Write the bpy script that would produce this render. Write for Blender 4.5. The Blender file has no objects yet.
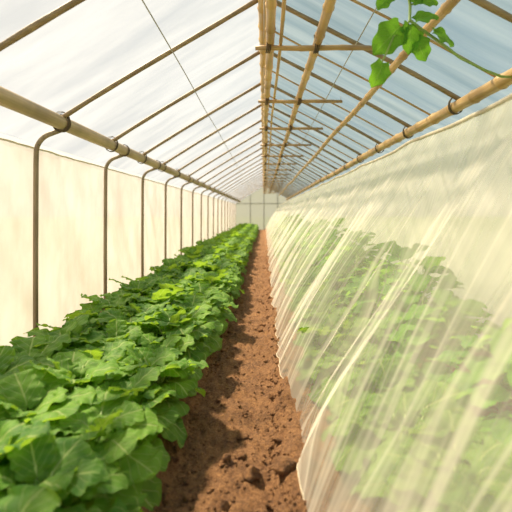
import bpy, bmesh, math, random
from mathutils import Vector, Matrix, noise
random.seed(11)
S = bpy.context.scene
C = S.collection
PI = math.pi
H = 1.1
YEND = 28.0
try:
    S.view_settings.view_transform = 'Standard'
    S.view_settings.look = 'None'
except Exception:
    pass

ORD = ['first','second','third','fourth','fifth','sixth','seventh','eighth','ninth','tenth','eleventh','twelfth',
       'thirteenth','fourteenth','fifteenth','sixteenth','seventeenth','eighteenth','nineteenth','twentieth',
       'twenty-first','twenty-second','twenty-third','twenty-fourth','twenty-fifth','twenty-sixth','twenty-seventh','twenty-eighth']

# ------------------------------------------------------------------ materials
class N:
    def __init__(s, name):
        s.m = bpy.data.materials.new(name); s.m.use_nodes = True
        s.t = s.m.node_tree; s.t.nodes.clear()
        s.out = s.t.nodes.new('ShaderNodeOutputMaterial')
    def n(s, typ, **kw):
        nd = s.t.nodes.new(typ)
        for k, v in kw.items():
            if k.startswith('_'): setattr(nd, k[1:], v)
            else:
                key = int(k[1:]) if (k[0] == 'i' and k[1:].isdigit()) else k.replace('__', ' ')
                inp = nd.inputs[key]
                if isinstance(v, bpy.types.NodeSocket): s.t.links.new(v, inp)
                else: inp.default_value = v
        return nd
    def math(s, op, a, b=0.0, c=0.0, clamp=False):
        return s.n('ShaderNodeMath', _operation=op, _use_clamp=clamp, i0=a, i1=b, i2=c).outputs[0]
    def mixc(s, f, a, b):
        nd = s.t.nodes.new('ShaderNodeMix'); nd.data_type = 'RGBA'
        for sock, v in ((nd.inputs[0], f), (nd.inputs[6], a), (nd.inputs[7], b)):
            if isinstance(v, bpy.types.NodeSocket): s.t.links.new(v, sock)
            else: sock.default_value = v
        return nd.outputs[2]
    def noise(s, vec, scale, detail=4, rough=.55):
        return s.n('ShaderNodeTexNoise', Vector=vec, Scale=scale, Detail=detail, Roughness=rough).outputs['Fac']
    def ramp(s, fac, a, b, lo=0.0, hi=1.0, smooth=False):
        nd = s.t.nodes.new('ShaderNodeMapRange'); nd.clamp = True
        if smooth: nd.interpolation_type = 'SMOOTHSTEP'
        for k, v in ((0, fac), (1, a), (2, b), (3, lo), (4, hi)):
            if isinstance(v, bpy.types.NodeSocket): s.t.links.new(v, nd.inputs[k])
            else: nd.inputs[k].default_value = v
        return nd.outputs[0]
    def mapping(s, vec, sc):
        return s.n('ShaderNodeMapping', Vector=vec, Scale=sc).outputs[0]
    def mixs(s, f, a, b):
        nd = s.t.nodes.new('ShaderNodeMixShader')
        if isinstance(f, bpy.types.NodeSocket): s.t.links.new(f, nd.inputs[0])
        else: nd.inputs[0].default_value = f
        s.t.links.new(a, nd.inputs[1]); s.t.links.new(b, nd.inputs[2])
        return nd.outputs[0]
    def done(s, sh):
        s.t.links.new(sh, s.out.inputs[0]); return s.m

def rgb(r, g, b): return (r, g, b, 1.0)

def film(name, col, alo, ahi, sc, nscale=2.0, tint=(1, 1, 1), refl=.3, col2=None, sc2=None):
    """translucent sheet; alo..ahi = opacity range driven by stretched noise, col2 = tone of the streaks"""
    k = N(name)
    tc = k.n('ShaderNodeTexCoord').outputs['Object']
    nz = k.noise(k.mapping(tc, sc), nscale, 5, .6)
    op = k.ramp(nz, .32, .68, alo, ahi)
    c = rgb(*col)
    if col2:
        n2 = k.noise(k.mapping(tc, sc2 or sc), 1.0, 5, .6)
        c = k.mixc(k.ramp(n2, .34, .66), rgb(*col), rgb(*col2))
    tr = k.n('ShaderNodeBsdfTransparent', Color=rgb(*tint)).outputs[0]
    tl = k.n('ShaderNodeBsdfTranslucent', Color=c).outputs[0]
    df = k.n('ShaderNodeBsdfDiffuse', Color=c).outputs[0]
    return k.done(k.mixs(op, tr, k.mixs(refl, tl, df)))

def pole_mat(name, c1, c2, c3, axis='Y', rough=.6, node=.3):
    k = N(name)
    tc = k.n('ShaderNodeTexCoord').outputs['Object']
    sc = {'X': (1.2, 40, 40), 'Y': (40, 1.2, 40), 'Z': (40, 40, 1.2)}[axis]
    a = k.noise(k.mapping(tc, sc), 1.0, 4, .6)
    b = k.noise(tc, 2.3, 3)
    col = k.mixc(k.ramp(a, .35, .65), rgb(*c1), rgb(*c2))
    col = k.mixc(k.ramp(b, .45, .7, 0, .8), col, rgb(*c3))
    bp = k.n('ShaderNodeBump', Strength=.3, Distance=.004, Height=a).outputs[0]
    p = k.n('ShaderNodeBsdfPrincipled', Base__Color=col, Roughness=rough, Normal=bp)
    return k.done(p.outputs[0])

def leaf_mat(name, dark, light, vein, trans, tw=.42):
    k = N(name)
    uv = k.n('ShaderNodeTexCoord').outputs['UV']
    sp = k.n('ShaderNodeSeparateXYZ', Vector=uv)
    u, v = sp.outputs[0], sp.outputs[1]
    x = k.math('ABSOLUTE', k.math('SUBTRACT', u, .5))
    mid = k.ramp(x, .012, .035, 1, 0)
    a = k.math('FRACT', k.math('SUBTRACT', k.math('MULTIPLY', v, 5.0), k.math('MULTIPLY', x, 5.0)))
    tri = k.math('ABSOLUTE', k.math('SUBTRACT', a, .5))
    side = k.ramp(tri, .02, .07, .8, 0)
    vf = k.math('MAXIMUM', mid, side)
    ob = k.n('ShaderNodeTexCoord').outputs['Object']
    rnd = k.n('ShaderNodeObjectInfo').outputs['Random']
    nz = k.noise(ob, 11, 4)
    nf = k.ramp(k.math('ADD', nz, k.math('MULTIPLY', k.math('SUBTRACT', rnd, .5), .25)), .34, .64)
    col = k.mixc(nf, rgb(*dark), rgb(*light))
    col = k.mixc(k.math('MULTIPLY', vf, .75), col, rgb(*vein))
    tcol = k.mixc(k.math('MULTIPLY', vf, .35), rgb(*trans), rgb(*vein))
    hgt = k.math('ADD', k.math('MULTIPLY', vf, -.8), k.noise(ob, 50, 2))
    bp = k.n('ShaderNodeBump', Strength=.55, Distance=.006, Height=hgt).outputs[0]
    p = k.n('ShaderNodeBsdfPrincipled', Base__Color=col, Roughness=.6, Normal=bp)
    p.inputs['Specular IOR Level'].default_value = .3
    t = k.n('ShaderNodeBsdfTranslucent', Color=tcol, Normal=bp).outputs[0]
    return k.done(k.mixs(tw, p.outputs[0], t))

def plain(name, col, rough=.6, metal=0.0, var=.25, sc=20):
    k = N(name)
    ob = k.n('ShaderNodeTexCoord').outputs['Object']
    nz = k.ramp(k.noise(ob, sc, 4), .3, .7)
    c2 = tuple(c * (1 - var) for c in col)
    p = k.n('ShaderNodeBsdfPrincipled', Base__Color=k.mixc(nz, rgb(*c2), rgb(*col)), Roughness=rough, Metallic=metal)
    return k.done(p.outputs[0])

def soil_mat():
    k = N('soil')
    ob = k.n('ShaderNodeTexCoord').outputs['Object']
    a = k.noise(ob, 6, 6, .65); b = k.noise(ob, 46, 6, .7); c = k.noise(ob, 170, 4, .7)
    col = k.mixc(k.ramp(a, .35, .65), rgb(.16, .070, .028), rgb(.36, .172, .064))
    col = k.mixc(k.ramp(b, .42, .66, 0, .7), col, rgb(.56, .285, .11))
    col = k.mixc(k.ramp(c, .48, .68, 0, .75), col, rgb(.055, .026, .012))
    hgt = k.math('ADD', k.math('MULTIPLY', b, 1.0), k.math('MULTIPLY', c, .5))
    bp = k.n('ShaderNodeBump', Strength=1.0, Distance=.032, Height=hgt).outputs[0]
    return k.done(k.n('ShaderNodeBsdfPrincipled', Base__Color=col, Roughness=.92, Normal=bp).outputs[0])

def net_mat():
    k = N('crop_net')
    uv = k.n('ShaderNodeTexCoord').outputs['UV']       # u: metres along the bed, v: 0..1 up the net
    sp = k.n('ShaderNodeSeparateXYZ', Vector=uv)
    fan = k.noise(k.mapping(uv, (.9, .25, 1)), 1.0, 2)
    fan = k.math('MULTIPLY', k.math('SUBTRACT', fan, .5), k.math('MULTIPLY', k.math('SUBTRACT', 1.0, sp.outputs[1]), 2.4))
    warp = k.noise(k.mapping(uv, (1.4, 1.6, 1)), 1.0, 1)
    u2 = k.math('ADD', k.math('ADD', sp.outputs[0], fan), k.math('MULTIPLY', warp, .18))
    vec = k.n('ShaderNodeCombineXYZ', X=u2, Y=k.math('MULTIPLY', sp.outputs[1], .4)).outputs[0]
    a = k.noise(k.mapping(vec, (2.8, 1, 1)), 1.0, 2, .5)
    b = k.noise(k.mapping(vec, (8.5, 1, 1)), 1.0, 1, .5)
    c = k.noise(k.mapping(vec, (30, .8, 1)), 1.0, 2, .5)
    # a pleat is a soft doubled line of mesh along a ridge of the noise
    rb = k.ramp(k.math('ABSOLUTE', k.math('SUBTRACT', b, .5)), .0, .06, .25, 0, True)
    rc = k.ramp(k.math('ABSOLUTE', k.math('SUBTRACT', c, .5)), .0, .07, .09, 0, True)
    folds = k.math('ADD', k.ramp(a, .40, .66, 0, .17, True), k.math('ADD', rb, rc))
    op = k.math('ADD', folds, .245, clamp=True)
    cc = k.mixc(k.ramp(a, .36, .68), rgb(.82, .77, .67), rgb(.91, .87, .78))
    tr = k.n('ShaderNodeBsdfTransparent').outputs[0]
    tl = k.n('ShaderNodeBsdfTranslucent', Color=cc).outputs[0]
    df = k.n('ShaderNodeBsdfDiffuse', Color=cc).outputs[0]
    return k.done(k.mixs(op, tr, k.mixs(.5, tl, df)))

M = dict(
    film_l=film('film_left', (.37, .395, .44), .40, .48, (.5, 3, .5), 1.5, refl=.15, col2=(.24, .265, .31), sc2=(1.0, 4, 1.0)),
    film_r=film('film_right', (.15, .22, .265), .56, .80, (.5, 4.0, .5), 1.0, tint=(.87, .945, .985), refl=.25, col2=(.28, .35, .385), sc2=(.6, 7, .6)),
    film_w=film('film_wall', (.90, .88, .86), .30, .34, (1, 1, 1), 1.5, refl=.2),
    film_c=film('film_wall_cream', (.92, .85, .73), .80, .92, (1, 1, 1), 1.5, refl=.5),
    film_e=film('film_end', (.38, .38, .355), .88, .97, (1, 1, 1), 1.5, refl=.4),
    cloth=film('shade_cloth', (.54, .495, .50), .84, .90, (1, 1.6, .6), 2.0, refl=.2, col2=(.44, .39, .38), sc2=(1, 3.0, 1.3)),
    net=net_mat(),
    hem=plain('hem', (.76, .66, .48), .9),
    eave=pole_mat('eave_pole', (.40, .30, .16), (.58, .44, .26), (.28, .21, .12)),
    bamboo=pole_mat('bamboo_y', (.50, .30, .11), (.72, .48, .21), (.27, .155, .06), 'Y', .42),
    bamboox=pole_mat('bamboo_x', (.42, .25, .10), (.60, .39, .18), (.26, .15, .065), 'X', .45),
    pipe=pole_mat('roof_pipe', (.26, .175, .09), (.38, .27, .15), (.16, .11, .06), 'X', .5),
    post=pole_mat('post_pipe', (.26, .19, .12), (.38, .29, .18), (.18, .13, .08), 'Z', .5),
    rope=plain('rope', (.12, .085, .05), .9),
    wire=plain('wire', (.42, .40, .36), .5),
    soil=soil_mat(),
    grass=plain('grass', (.16, .24, .07), .95, sc=3),
    leaf=leaf_mat('leaf', (.055, .175, .02), (.18, .36, .042), (.48, .60, .20), (.36, .58, .035), .42),
    tleaf=leaf_mat('tall_leaf', (.06, .22, .022), (.17, .41, .04), (.30, .50, .10), (.34, .68, .045), .44),
    vleaf=leaf_mat('vine_leaf', (.035, .14, .012), (.085, .24, .022), (.24, .42, .08), (.25, .54, .03), .46),
    stem=plain('stem', (.32, .46, .12), .5),
    frame=plain('end_frame', (.40, .39, .34), .6),
)

# ------------------------------------------------------------------ mesh helpers
def tube(bm, pts, r, n=8, cap=True):
    pts = [Vector(p) for p in pts]
    rings = []
    prev = None
    for i, p in enumerate(pts):
        d = (pts[min(i + 1, len(pts) - 1)] - pts[max(i - 1, 0)]).normalized()
        if prev is None:
            up = Vector((0, 0, 1)) if abs(d.z) < .9 else Vector((1, 0, 0))
            a = d.cross(up).normalized()
        else:
            a = (prev - d * prev.dot(d)).normalized()
        prev = a
        b = d.cross(a)
        rr = r[i] if isinstance(r, (list, tuple)) else r
        rings.append([bm.verts.new(p + (a * math.cos(2 * PI * k / n) + b * math.sin(2 * PI * k / n)) * rr) for k in range(n)])
    for r0, r1 in zip(rings, rings[1:]):
        for k in range(n):
            bm.faces.new((r0[k], r0[(k + 1) % n], r1[(k + 1) % n], r1[k]))
    if cap:
        bm.faces.new(rings[0][::-1]); bm.faces.new(rings[-1])

def box(bm, x0, x1, y0, y1, z0, z1):
    vs = [bm.verts.new((x, y, z)) for x in (x0, x1) for y in (y0, y1) for z in (z0, z1)]
    for f in ((0, 1, 3, 2), (4, 6, 7, 5), (0, 4, 5, 1), (2, 3, 7, 6), (0, 2, 6, 4), (1, 5, 7, 3)):
        bm.faces.new([vs[i] for i in f])

def link(name, bm, mat, parent=None, loc=(0, 0, 0), smooth=True):
    me = bpy.data.meshes.new(name)
    bm.to_mesh(me); bm.free()
    if smooth:
        me.polygons.foreach_set('use_smooth', [True] * len(me.polygons))
    me.materials.append(mat)
    o = bpy.data.objects.new(name, me); C.objects.link(o)
    o.location = loc
    if parent: o.parent = parent
    return o

def tag(o, label=None, cat=None, group=None, kind=None):
    if label: o['label'] = label
    if cat: o['category'] = cat
    if group: o['group'] = group
    if kind: o['kind'] = kind
    return o

def empty(name, loc, rz=0):
    o = bpy.data.objects.new(name, None); C.objects.link(o)
    o.location = loc; o.rotation_euler = (0, 0, rz); o.empty_display_size = .1
    return o

def dup(root, loc, rz=None, sc=None):
    r = root.copy(); C.objects.link(r); r.location = loc
    if rz is not None: r.rotation_euler = (0, 0, rz)
    if sc is not None: r.scale = sc
    for ch in list(root.children):
        c = ch.copy(); C.objects.link(c); c.parent = r
    return r

def grid(bm, P, uvf=None):
    """P[i][j] points -> quads"""
    V = [[bm.verts.new(p) for p in row] for row in P]
    uvl = bm.loops.layers.uv.verify() if uvf else None
    for i in range(len(V) - 1):
        for j in range(len(V[0]) - 1):
            f = bm.faces.new((V[i][j], V[i + 1][j], V[i + 1][j + 1], V[i][j + 1]))
            if uvf:
                for lp, (a, b) in zip(f.loops, ((i, j), (i + 1, j), (i + 1, j + 1), (i, j + 1))):
                    lp[uvl].uv = uvf(a, b)

def nz(x, y, z=0): return noise.noise(Vector((x, y, z)))

# ------------------------------------------------------------------ setting
def soil_h(x, y):
    z = .024 * nz(x * 4, y * 4) + .020 * nz(x * 11, y * 11, 3) + .015 * nz(x * 27, y * 27, 7) + .013 * nz(x * 62, y * 62, 9)
    b = min(1, max(0, (-.34 - x) / .18)); z += .10 * b * b * (3 - 2 * b)
    b = min(1, max(0, (x - .01 + .04 * nz(y * 2.5, 1)) / .13)); z += .11 * b * b * (3 - 2 * b) + .03 * b * nz(x * 16, y * 16, 13)
    return z

ys = [.1]
while ys[-1] < YEND: ys.append(ys[-1] + .007 + .010 * ys[-1])
ys = [-1.5, -1.0, -.6, -.3, -.1] + ys
xs = [-1.78, -1.6, -1.4, -1.2, -1.0, -.85, -.7, -.6]
x = -.54
while x < .36: xs.append(x); x += .011
xs += [.38, .5, .6, .75, .9, 1.1, 1.3, 1.5, 1.62]
bm = bmesh.new()
grid(bm, [[(x, y, soil_h(x, y)) for y in ys] for x in xs][::-1])
tag(link('floor', bm, M['soil']), 'reddish brown bare soil floor with the walking path between the beds', 'floor', kind='structure')

bm = bmesh.new(); grid(bm, [[(x, y, -.15) for y in (-60, 120)] for x in (90, -90)])
tag(link('ground', bm, M['grass']), 'grassy ground outside the greenhouse', 'ground', kind='structure')

RIDGE_Z = H + 1.60
def roof_z(x):
    return RIDGE_Z - (.61 * -x if x < 0 else .535 * x)

RAF = [2.2 + 1.08 * i for i in range(24)]
def roof(name, xa, xb, mat, label, seed):
    bm = bmesh.new()
    yy = [-1.5 + .09 * i for i in range(int((YEND + 1.5) / .09) + 1)] + [YEND]
    P = []
    for i in range(19):
        s = i / 18; xx = xa + (xb - xa) * s
        row = []
        for y in yy:
            ph = ((y - 2.2) / 1.08) % 1.0
            sag = -.018 * math.sin(PI * ph) ** 2 + .014 * nz(xx * 1.5, y * 3.0, seed) + .008 * nz(xx * 2 + y * 2, y * 7, seed)
            row.append((xx, y, roof_z(xx) + .024 + sag * (1 if 0 < i < 18 else .3)))
        P.append(row)
    grid(bm, P)
    return tag(link(name, bm, mat), label, 'roof', kind='structure')
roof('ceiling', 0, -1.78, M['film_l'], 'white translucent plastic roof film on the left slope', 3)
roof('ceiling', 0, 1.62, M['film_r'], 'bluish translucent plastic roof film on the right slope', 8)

def wall(name, x, ztop, label, seed, mat):
    bm = bmesh.new()
    yy = [-1.5 + .25 * i for i in range(int((YEND + 1.5) / .25) + 1)]
    P = [[(x + .01 * nz(y * .8, z * .8, seed), y, z) for y in yy] for z in [-.1 + (ztop + .1) * i / 8 for i in range(9)]]
    grid(bm, P)
    return tag(link(name, bm, mat), label, 'wall', kind='structure')
wall('wall_left', -1.78, roof_z(-1.78) + .02, 'plastic film side wall behind the cream cloth on the left', 1, M['film_w'])
wall('wall_right', 1.62, roof_z(1.62) + .02, 'cream plastic film side wall beyond the netted bed', 5, M['film_c'])

# end wall
bm = bmesh.new()
prof = [(-1.78, -.1), (1.62, -.1), (1.62, roof_z(1.62)), (0, RIDGE_Z), (-1.78, roof_z(-1.78))]
bm.faces.new([bm.verts.new((x, YEND, z)) for x, z in prof])
ew = tag(link('wall_back', bm, M['film_e'], smooth=False), 'pale film gable wall closing the far end', 'wall', kind='structure')
bm = bmesh.new()
for x in (-.85, 0, .85): box(bm, x - .025, x + .025, YEND - .07, YEND - .01, 0, roof_z(x) - .02)
for z in (1.62,): box(bm, -1.75, 1.6, YEND - .08, YEND - .02, z - .025, z + .025)
link('wall_frame', bm, M['frame'], ew, smooth=False)

# ------------------------------------------------------------------ long poles and wires
def pole(name, x, z, r, mat, label, cat, seed, y0=-1.2, y1=YEND - .12, node=.34, wob=.01, n=12, bump=.16):
    pts = []; rs = []
    L = y1 - y0; yy = 0
    f = lambda t: (wob * nz(t * .35, seed, 1), t, wob * nz(t * .35, seed, 5))
    while yy < L - .06:
        st = node * random.uniform(.8, 1.2)
        for d, k in ((0, 1 + bump), (.012, 1.0), (st * .5, .96), (st - .012, 1.0)):
            if yy + d < L: pts.append(f(yy + d)); rs.append(r * k)
        yy += st
    pts.append(f(L)); rs.append(r)
    bm = bmesh.new(); tube(bm, pts, rs, n)
    return tag(link(name, bm, mat, loc=(x, y0, z)), label, cat)

LX, LZ = -1.48, H + .650
pole('eave_pole', LX, LZ, .052, M['eave'], 'thick olive brown pole running along the top of the left wall', 'pole', 1, node=1.6, bump=.03, wob=.006)
RX, RZ = 1.40, H + .770
pole('eave_pole', RX, RZ, .042, M['bamboo'], 'pale bamboo pole running along the right eave above the net', 'pole', 2)
pole('ridge_pole', 0, RIDGE_Z - .06, .042, M['bamboo'], 'topmost bamboo pole directly under the roof ridge', 'pole', 3)
TIE = H + 1.13
pole('bamboo_pole', .03, TIE + .05, .030, M['bamboo'], 'bamboo pole under the ridge lying across the crossbars', 'pole', 4, wob=.02)
pole('bamboo_pole', .105, TIE + .032, .012, M['bamboo'], 'thin pale cane alongside the ridge poles on the crossbars', 'pole', 5, wob=.02)
pole('bamboo_pole', .36, TIE + .051, .031, M['bamboo'], 'thick bamboo pole on the crossbars just right of the ridge', 'pole', 6, wob=.03)
PX = .93; PZ = roof_z(PX) - .075
pole('bamboo_pole', PX, PZ, .027, M['bamboo'], 'bamboo purlin halfway down the right roof slope behind the vine', 'pole', 7, wob=.025)
def wire(x, z, label, seed):
    bm = bmesh.new()
    tube(bm, [(.008 * nz(y * .5, seed), y, .012 * nz(y * .6, seed, 2)) for y in [i * .4 for i in range(73)]], .0045, 6)
    return tag(link('support_wire', bm, M['wire'], loc=(x, -1, z)), label, 'wire')
wire(-.66, roof_z(-.66) - .045, 'thin wire running lengthwise under the white left roof film', 1)
wire(.66, roof_z(.66) - .045, 'thin wire running lengthwise under the blue right roof film', 2)

# ------------------------------------------------------------------ rafters
def rafter(side, label):
    xe = -1.52 if side < 0 else 1.45
    d = []
    for i in range(13):
        s = i / 12; xx = xe * s
        d.append((xx, .016 * math.sin(s * 5), roof_z(xx) - .026 + .018 * math.sin(PI * s) - RIDGE_Z))
    bm = bmesh.new(); tube(bm, d, [.0175 * (1 + .07 * math.sin(i * 2.3)) for i in range(13)], 10)
    o = tag(link('roof_rafter', bm, M['pipe'], loc=(0, RAF[0], RIDGE_Z)), label, 'rafter')
    bm = bmesh.new()
    ex = LX if side < 0 else RX; ez = (LZ if side < 0 else RZ) - RIDGE_Z
    R = .062 if side < 0 else .052
    for q in range(3):
        tube(bm, [(ex + R * math.cos(2 * PI * k / 14), -.012 + .012 * q, ez + (R + .012) * math.sin(2 * PI * k / 14) + .008) for k in range(15)], .004, 5, False)
    link('lashing', bm, M['rope'], o)
    return o
for side, nm, grp in ((-1, 'left', 'rafters of the left roof slope'), (1, 'right', 'rafters of the right roof slope')):
    lab = lambda i: f'{ORD[i]} roof rafter from the camera on the {nm} slope, slim brown pipe'
    r0 = rafter(side, lab(0)); r0['group'] = grp
    for i, y in enumerate(RAF[1:], 1):
        c = dup(r0, (0, y, RIDGE_Z)); c['label'] = lab(i)

# slim canes between the right-hand rafters
bm = bmesh.new()
tube(bm, [(1.43 * s, .010 * math.sin(s * 7), roof_z(1.43 * s) - .018 - RIDGE_Z) for s in [i / 10 for i in range(11)]], .009, 8)
b0 = link('roof_cane', bm, M['bamboox'], loc=(0, 2.74, RIDGE_Z))
for i in range(23):
    o = b0 if i == 0 else dup(b0, (0, 2.74 + 1.08 * i, RIDGE_Z))
    tag(o, f'{ORD[i]} thin cane from the camera between rafters of the blue right roof slope', 'cane', 'thin canes of the right roof slope')

# ------------------------------------------------------------------ crossbars hung from the ridge
def crossbar(label):
    bm = bmesh.new()
    tube(bm, [(-.06, 0, 0), (.02, 0, .002), (.24, 0, -.003), (.25, 0, -.003), (.52, 0, .003), (.53, 0, .003), (.80, 0, .0)],
         [.016, .018, .0175, .0205, .0175, .020, .015], 10)
    o = tag(link('crossbar', bm, M['bamboox'], loc=(0, 3.1, TIE)), label, 'crossbar', 'bamboo crossbars under the ridge')
    for px, R in ((.03, .036), (.36, .038)):
        bm = bmesh.new()
        for q in (-1, 0, 1):
            tube(bm, [(px + .012 * q + .004 * math.sin(k), (R + .003) * math.cos(2 * PI * k / 14), .026 + (R + .022) * math.sin(2 * PI * k / 14)) for k in range(15)], .005, 5, False)
        link('lashing', bm, M['rope'], o)
    bm = bmesh.new(); tube(bm, [(0, 0, .0), (.0, .004, .2), (0, 0, RIDGE_Z - TIE - .02)], .003, 5); link('hanger_wire', bm, M['wire'], o)
    bm = bmesh.new(); tube(bm, [(.785, 0, .0), (.785, .003, roof_z(.785) - TIE)], .003, 5); link('hanger_wire', bm, M['wire'], o)
    return o
cb = [3.1 + 1.5 * i for i in range(17)]
lab = lambda i: f'{ORD[i]} bamboo crossbar from the camera, tied below the ridge poles'
c0 = crossbar(lab(0))
for i, y in enumerate(cb[1:], 1):
    c = dup(c0, (0, y, TIE)); c['label'] = lab(i)

# ------------------------------------------------------------------ left posts
def post(label):
    bm = bmesh.new()
    pts = [(-1.675, 0, -.05), (-1.675, 0, .8), (-1.672, 0, 1.45)]
    for k in range(1, 8):
        a = k / 7 * math.radians(75)
        pts.append((-1.672 + .15 * (1 - math.cos(a)), 0, 1.53 + .15 * math.sin(a)))
    pts.append((-1.48, 0, 1.705))
    bm2 = [(p[0] + 1.675, p[1], p[2]) for p in pts]
    tube(bm, bm2, .0185, 10)
    o = tag(link('side_post', bm, M['post'], loc=(-1.675, 3.3, 0)), label, 'post', 'bent posts along the left wall')
    bm = bmesh.new()
    for q in range(3):
        tube(bm, [(.195 + .058 * math.cos(2 * PI * k / 14), -.012 + .012 * q, LZ + .062 * math.sin(2 * PI * k / 14)) for k in range(15)], .004, 5, False)
    link('lashing', bm, M['rope'], o)
    return o
lab = lambda i: f'{ORD[i]} bent brown post from the camera along the cream left wall'
p0 = post(lab(0))
for i in range(1, 17):
    c = dup(p0, (-1.675, 3.3 + 1.45 * i, 0)); c['label'] = lab(i)

# ------------------------------------------------------------------ cream cloth on the left wall
bm = bmesh.new()
yy = [-1.4 + .035 * i for i in range(int((YEND + 1.2) / .035) + 1)]
zz = [.02 + 1.56 * j / 24 for j in range(25)]
P = [[(-1.726 + .016 * nz(y * 1.8, z * 1.2, 4) + .016 * nz(y * 4 + z * 2, z * 2.0, 6) + .010 * nz(y * 9 - z * 5, z * 5, 8), y, z) for y in yy] for z in zz]
grid(bm, P)
cl = tag(link('shade_cloth', bm, M['cloth']), 'cream woven shade cloth hung along the whole left wall behind the posts', 'cloth')
bm = bmesh.new(); tube(bm, [P[-1][i] for i in range(0, len(yy), 2)], .006, 6)
link('hem', bm, M['hem'], cl)

# ------------------------------------------------------------------ net over the right bed
def net_pt(y, v):
    k = min(1, max(0, (3.1 - y) / 1.1)); k = k * k * (3 - 2 * k)
    k2 = min(1, max(0, (1.95 - y) / .4))
    bx = .105 + .065 * k - .03 * k2; bz = soil_h(.16, y) * .6 + .03
    tx, tz = .97, H + .465
    bx += .028 * nz(y * 1.1, 2.0) + .028 * nz(y * 3.6, 5.0) + .016 * nz(y * 10, 6.0)
    tz += -.02 * abs(math.sin(PI * y / 1.5))
    x = bx + (tx - bx) * v; z = bz + (tz - bz) * v
    nx, nzv = -.883, .47
    w = y + .22 * v + (1 - v) * .8 * nz(y * .9, v * .3, 3)
    env = (.45 + .55 * (1 - v)) * min(1, 5 * (1 - v) + .2) * (.5 + .5 * min(1, v * 4))
    f = (.030 * math.sin(w * 5.0) + .034 * nz(w * 3.5, v * .4, 11) + .034 * nz(w * 7.5, v * .35, 21) + .011 * nz(w * 20, v * .5, 41)) * env
    f += .09 * math.sin(PI * v) * (1 - v) - .015 * math.sin(PI * v) + .045 * nz(y * 1.1, v * 1.4, 31) * math.sin(PI * v)
    return (x + nx * f, y, z + nzv * f)
yn = [.42]
while yn[-1] < YEND - .4: yn.append(yn[-1] + .008 + .006 * yn[-1])
NV = 34
bm = bmesh.new()
grid(bm, [[net_pt(y, j / NV) for j in range(NV + 1)] for y in yn], lambda i, j: (yn[i], j / NV))
nt = tag(link('crop_netting', bm, M['net']), 'sheer cream crop netting draped in folds over the right bed', 'netting')
bm = bmesh.new(); tube(bm, [net_pt(y, 0) for y in yn], .002, 6); link('bottom_hem', bm, M['hem'], nt)
bm = bmesh.new(); tube(bm, [net_pt(y, 1) for y in yn[::2]], .012, 8); link('top_cord', bm, M['hem'], nt)

# ------------------------------------------------------------------ leaves
def leaf(bm, base, d, n, L, W, droop, ruff, lobe, seed, ns=12, nt=6, teeth=4.5, cup=.22, rnd=None, rf=13):
    uvl = bm.loops.layers.uv.verify()
    base = Vector(base); d = Vector(d).normalized(); n = Vector(n)
    n = (n - d * n.dot(d)).normalized(); sd = n.cross(d)
    V = []
    for i in range(ns + 1):
        s0 = i / ns
        s = (.5 - .5 * math.cos(PI * s0)) * .6 + s0 * .4 if not rnd else s0          # denser rows at base and tip keep the ends round
        if rnd: w = .5 * W * max(.02, math.sin(PI * min(1, .10 + .90 * s ** .9))) ** rnd
        else:
            q = abs(2 * s - 1)
            w = .5 * W * max(.004, 1 - q ** 3.0) ** .5 * (.84 + .26 * s)
        a = droop * s
        px = L * (math.sin(a) / droop if abs(droop) > .01 else s); pz = -L * ((1 - math.cos(a)) / droop if abs(droop) > .01 else 0)
        row = []
        for j in range(nt + 1):
            t = -1 + 2 * j / nt; at = abs(t)
            ph = .2 if t > 0 else 0
            sc = math.cos(2 * PI * (s * teeth + ph)) + (.25 * math.cos(2 * PI * (s * teeth * 3 + ph * 2)) if not rnd else 0)
            ww = w * (1 + lobe * sc * at * at)
            z = pz + cup * ww * at ** 1.5 + ruff * W * at * at * math.sin(s * rf + seed * 3 + (2 if t > 0 else 0)) \
                + .06 * W * nz(s * 4 + seed, t * 2, seed) + .010 * L * math.sin(s * 31 - at * 8) * at
            row.append(bm.verts.new(base + d * (px - L * .10 * at * at * (1 - s) + (.02 * L * at * at * math.sin(2 * PI * s * teeth) if not rnd else 0)) + sd * (t * ww) + n * z))
        V.append(row)
    for i in range(ns):
        for j in range(nt):
            f = bm.faces.new((V[i][j], V[i + 1][j], V[i + 1][j + 1], V[i][j + 1]))
            for lp, (a, b) in zip(f.loops, ((i, j), (i + 1, j), (i + 1, j + 1), (i, j + 1))):
                lp[uvl].uv = (b / nt, a / ns)

def leafy(seed):
    rd = random.Random(seed)
    fb = bmesh.new(); sb = bmesh.new()
    n = 26
    for k in range(n):
        f = k / (n - 1)
        az = k * 2.39996 + rd.uniform(-.25, .25)
        el = math.radians(84 - 62 * f + rd.uniform(-8, 8))
        pl = .17 + .05 * math.sin(PI * f) + rd.uniform(-.04, .03) - .04 * f
        h = Vector((math.cos(az), math.sin(az), 0))
        tip = h * (pl * math.cos(el) + .012) + Vector((0, 0, pl * math.sin(el) + .02))
        mid = h * (pl * .5 * math.cos(el) * .8 + .012) + Vector((0, 0, pl * .55 * math.sin(el) + .02))
        tube(sb, [h * .01, mid, tip], [.007, .006, .004], 5)
        e2 = el - math.radians(30 + rd.uniform(-14, 14))
        d = h * math.cos(e2) + Vector((0, 0, math.sin(e2)))
        d = Matrix.Rotation(rd.uniform(-.35, .35), 3, 'Z') @ d
        nn = Vector((0, 0, 1)) * math.cos(e2) - h * math.sin(e2) + Vector((rd.uniform(-.2, .2), rd.uniform(-.2, .2), 0))
        L = rd.uniform(.15, .21) * (.74 + .32 * f); W = L * rd.uniform(1.0, 1.15)
        leaf(fb, tip - d * .03, d, nn, L, W, rd.uniform(.5, 1.1), rd.uniform(.04, .07), rd.uniform(.07, .11), seed * 7.3 + k,
             ns=28, nt=10, teeth=rd.choice((4, 4.5, 5)), cup=rd.uniform(-.08, .12), rf=rd.uniform(15, 24))
    return fb, sb

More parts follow.
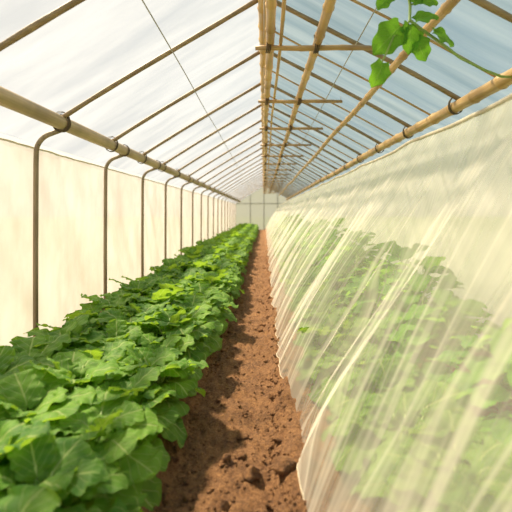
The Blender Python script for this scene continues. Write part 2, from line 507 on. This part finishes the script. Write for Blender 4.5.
def make_leafy(seed, name='leafy_green'):
    fb, sb = leafy(seed)
    r = empty(name, (0, 0, 0))
    link('foliage', fb, M['leaf'], r); link('stem', sb, M['stem'], r)
    return r
protos = [make_leafy(s) for s in (1, 2, 3, 4, 5)]
used = set()
def place(protolist, key, loc, rz, sc):
    k = random.randrange(len(protolist))
    if (key, k) in used:
        return dup(protolist[k], loc, rz, sc)
    used.add((key, k)); r = protolist[k]
    r.location = loc; r.rotation_euler = (0, 0, rz); r.scale = sc
    return r

ROWS = ((-.60, .98, 'path-side row', 1.0), (-.92, 1.42, 'middle row', 1.06), (-1.23, 1.98, 'wall-side row', 1.10))
for x, y0, where, hs in ROWS:
    y = y0; i = 0
    while y < YEND - .9:
        s = random.uniform(.94, 1.12) * hs ** .5 * (1.08 if y < 2 else 1)
        xx = x + random.uniform(-.03, .03) - (.09 * min(1, max(0, (2.3 - y) / .9)) if where == 'path-side row' else 0)
        o = place(protos, 'l', (xx, y, soil_h(xx, y) - .008), random.uniform(0, 6.28), (s, s, s * random.uniform(.95, 1.10) * hs))
        if i < 14:
            lb = f'{ORD[i]} leafy green plant from the camera in the {where} of the left bed'
            gp = f'leafy greens in the {where}'
        else:
            lb = f'distant leafy green past the fourteenth plant in the {where} of the left bed'
            gp = f'distant leafy greens in the {where}'
        tag(o, lb, 'vegetable plant', gp)
        y += .34; i += 1

# right bed: low plants beside the net
y = 1.02; i = 0
while y < YEND - 1:
    s = random.uniform(.95, 1.12)
    xx = (.50 if i in (4, 5) else .57 if y < 2.4 else .54) + random.uniform(-.02, .02)
    o = dup(protos[random.randrange(5)], (xx, y, soil_h(xx, y) - .008), random.uniform(0, 6.28), (s * 1.05, s, s))
    if i < 8:
        tag(o, f'{ORD[i]} low leafy green from the camera veiled by the netting', 'vegetable plant', 'low leafy greens behind the net')
    else:
        tag(o, 'distant low leafy green veiled by the netting, past the eighth in its row', 'vegetable plant', 'distant low leafy greens behind the net')
    y += .36; i += 1

# right bed: bushy plants
def make_tall(seed):
    rd = random.Random(seed + 90)
    fb = bmesh.new(); sb = bmesh.new()
    ht = (.36, .48, .62)[seed % 3]
    tube(sb, [(0, 0, 0), (.01, .005, .3), (-.005, .01, ht + .06)], [.010, .008, .004], 6)
    n = 42
    for k in range(n):
        f = (k / (n - 1)) ** 1.15; z = .06 + ht * f
        az = k * 2.39996 + rd.uniform(-.3, .3)
        h = Vector((math.cos(az), math.sin(az), 0))
        pl = .03 + .20 * math.sin(PI * min(1, .25 + .75 * f)) + rd.uniform(-.02, .04)
        tip = h * pl + Vector((0, 0, z + .05 + .02 * f))
        tube(sb, [(0, 0, z), h * pl * .5 + Vector((0, 0, z + .035)), tip], .003, 4)
        e2 = math.radians(rd.uniform(-25, 30) + 35 * (f > .9))
        d = h * math.cos(e2) + Vector((0, 0, math.sin(e2)))
        nn = Vector((0, 0, 1)) * math.cos(e2) - h * math.sin(e2) + Vector((rd.uniform(-.3, .3), rd.uniform(-.3, .3), 0))
        L = rd.uniform(.13, .18); leaf(fb, tip, d, nn, L, L * .9, rd.uniform(.4, 1.1), .05, .08, seed * 5 + k, 14, 6, 3)
    r = empty('bushy_plant', (0, 0, 0))
    link('foliage', fb, M['tleaf'], r); link('stem', sb, M['stem'], r)
    return r
talls = [make_tall(s) for s in (1, 2, 3)]
y = 1.6; i = 0
while y < YEND - 1:
    s = random.uniform(.85, 1.15); xx = 1.05 + random.uniform(-.06, .06)
    o = place(talls, 't', (xx, y, soil_h(xx, y) - .008), random.uniform(0, 6.28), (s, s, s))
    if i < 8:
        tag(o, f'{ORD[i]} tall bushy plant from the camera in the back row behind the netting', 'vegetable plant', 'tall bushy plants behind the net')
    else:
        tag(o, 'distant tall bushy plant behind the netting, past the eighth in its row', 'vegetable plant', 'distant tall bushy plants behind the net')
    y += .46; i += 1

# ------------------------------------------------------------------ hanging vine
vy = 2.2
vr = empty('hanging_vine', (.66, vy, roof_z(.66) - .03))
tag(vr, 'green leafy vine dangling from the right roof slope', 'vine')
o0 = Vector(vr.location)
def rel(p): return Vector(p) - o0
bm = bmesh.new()
tube(bm, [rel(p) for p in ((.66, vy, 2.33), (.69, vy - .02, 2.2), (.705, vy - .03, 2.1), (.70, vy - .04, 2.02), (.665, vy - .05, 1.97), (.62, vy - .05, 1.94))], [.008, .008, .0075, .007, .006, .005], 7)
tube(bm, [rel(p) for p in ((.70, vy - .04, 2.02), (.76, vy - .03, 1.98), (.86, vy, 1.93), (1.0, vy + .1, 1.89), (1.18, vy + .2, 1.855), (1.30, vy + .26, 1.84), (1.385, vy + .3, 1.85))], .0075, 7)
tube(bm, [rel(p) for p in ((.62, vy - .05, 1.94), (.585, vy - .05, 1.86), (.55, vy - .05, 1.79))], .005, 6)
tube(bm, [rel(p) for p in ((.705, vy - .03, 2.1), (.76, vy - .03, 2.11))], .0045, 6)
tube(bm, [rel(p) for p in ((.69, vy - .02, 2.2), (.62, vy - .02, 2.16), (.59, vy - .02, 2.13))], .0045, 6)
link('stem', bm, M['stem'], vr)
VL = [((.65, 1.985), (-.6, -.6), .18), ((.565, 1.81), (-.3, -1), .13), ((.70, 2.00), (.05, -1), .15), ((.80, 1.95), (.85, -.3), .13),
      ((.73, 1.93), (.35, -1), .12), ((.75, 2.11), (.9, .1), .10), ((.60, 2.14), (-.5, -.6), .10),
      ((.60, 2.16), (-.8, .3), .08), ((.71, 2.10), (.6, .6), .08), ((.72, 2.01), (.75, .3), .12)]
for k, ((x, z), (dx, dz), L) in enumerate(VL):
    bm = bmesh.new()
    yy = vy - .05 + random.uniform(-.03, .03)
    leaf(bm, rel((x, yy, z)), (dx, random.uniform(-.35, .1), dz), (random.uniform(-.6, .5), -1, random.uniform(.1, .9)), L, L * .82, random.uniform(.4, .8), .05, .11, k * 2.1, 20, 8, 2.5, .2, .75)
    link('leaf', bm, M['vleaf'], vr)

# ------------------------------------------------------------------ clods on the path
tb = bmesh.new(); bmesh.ops.create_icosphere(tb, subdivisions=2, radius=1)
TV = [v.co.copy() for v in tb.verts]; TF = [[v.index for v in f.verts] for f in tb.faces]; tb.free()
cv = []; cf = []
rd = random.Random(5)
def clod(x, y, r):
    m = Matrix.Translation((x, y, soil_h(x, y) + r * .2)) @ Matrix.Rotation(rd.uniform(0, 6), 4, 'Z') @ Matrix.Diagonal((r, r * rd.uniform(.7, 1.2), r * rd.uniform(.5, .8), 1))
    b = len(cv)
    sx = rd.uniform(0, 50)
    for v in TV:
        q = v + Vector((nz(v.x * 1.3 + sx, v.y * 1.3, v.z * 1.3), nz(v.y * 1.3, v.z * 1.3 + sx, 5), nz(v.z * 1.3, v.x * 1.3, sx))) * .75
        cv.append(m @ q)
    cf.extend([[i + b for i in f] for f in TF])
for k in range(2600):
    y = 1.25 + 11 * rd.random() ** 1.9
    e = rd.random()
    x = -.40 + .54 * rd.random() if e < .6 else (rd.gauss(.07, .04) if e < .85 else rd.gauss(-.36, .04))
    clod(x, y, rd.uniform(.003, .009) if rd.random() < .92 else rd.uniform(.010, .022))
for a in ((-.05, 1.85, .042), (.07, 1.55, .045), (-.02, 1.62, .036), (.06, 2.6, .04), (.08, 2.1, .045), (.09, 1.8, .05), (-.16, 1.7, .03), (-.1, 2.2, .03)): clod(*a)
me = bpy.data.meshes.new('soil_clods'); me.from_pydata(cv, [], cf)
me.polygons.foreach_set('use_smooth', [True] * len(me.polygons)); me.materials.append(M['soil'])
co_ = bpy.data.objects.new('soil_clods', me); C.objects.link(co_)
tag(co_, 'loose crumbly soil clods scattered along the path', 'soil', kind='stuff')

# ------------------------------------------------------------------ light
sd = Vector((-.50, .36, .78)).normalized()
sl = bpy.data.lights.new('sun', 'SUN'); sl.energy = 14.5; sl.color = (1.0, .84, .61); sl.angle = math.radians(4)
so = bpy.data.objects.new('sun', sl); C.objects.link(so); so.rotation_euler = (-sd).to_track_quat('-Z', 'Y').to_euler(); so.location = (-8, 6, 14)

w = bpy.data.worlds.new('World'); S.world = w; w.use_nodes = True
t = w.node_tree; t.nodes.clear()
L = t.links.new
out = t.nodes.new('ShaderNodeOutputWorld'); bg = t.nodes.new('ShaderNodeBackground')
tc = t.nodes.new('ShaderNodeTexCoord'); sp = t.nodes.new('ShaderNodeSeparateXYZ'); L(tc.outputs['Generated'], sp.inputs[0])
rp = t.nodes.new('ShaderNodeValToRGB'); L(sp.outputs[2], rp.inputs[0])
e = rp.color_ramp.elements
e[0].position = 0; e[0].color = (.86, .84, .78, 1); e[1].position = .75; e[1].color = (.32, .48, .60, 1)
m = e.new(.25); m.color = (.56, .69, .77, 1)
# hazy bright side of the sky (west, where the sun stands)
dp = t.nodes.new('ShaderNodeVectorMath'); dp.operation = 'DOT_PRODUCT'; L(tc.outputs['Generated'], dp.inputs[0]); dp.inputs[1].default_value = Vector((-.8, .3, .5)).normalized()
mr = t.nodes.new('ShaderNodeMapRange'); L(dp.outputs['Value'], mr.inputs[0]); mr.inputs[1].default_value = .1; mr.inputs[2].default_value = .9
mr.interpolation_type = 'SMOOTHSTEP'
mx = t.nodes.new('ShaderNodeMix'); mx.data_type = 'RGBA'; L(mr.outputs[0], mx.inputs[0]); L(rp.outputs[0], mx.inputs[6]); mx.inputs[7].default_value = (.86, .86, .84, 1)
L(mx.outputs[2], bg.inputs[0]); bg.inputs[1].default_value = .86; L(bg.outputs[0], out.inputs[0])

# ------------------------------------------------------------------ camera
cd = bpy.data.cameras.new('camera'); co = bpy.data.objects.new('camera', cd); C.objects.link(co)
co.location = (0, 0, H); co.rotation_euler = (PI / 2, 0, 0)
cd.sensor_width = 36; cd.lens = 450 / 512 * 36
cd.shift_x = -8 / 512; cd.shift_y = -44 / 512
cd.dof.use_dof = True; cd.dof.focus_distance = 3.2; cd.dof.aperture_fstop = 2.0
cd.clip_start = .02; cd.clip_end = 300
S.camera = co
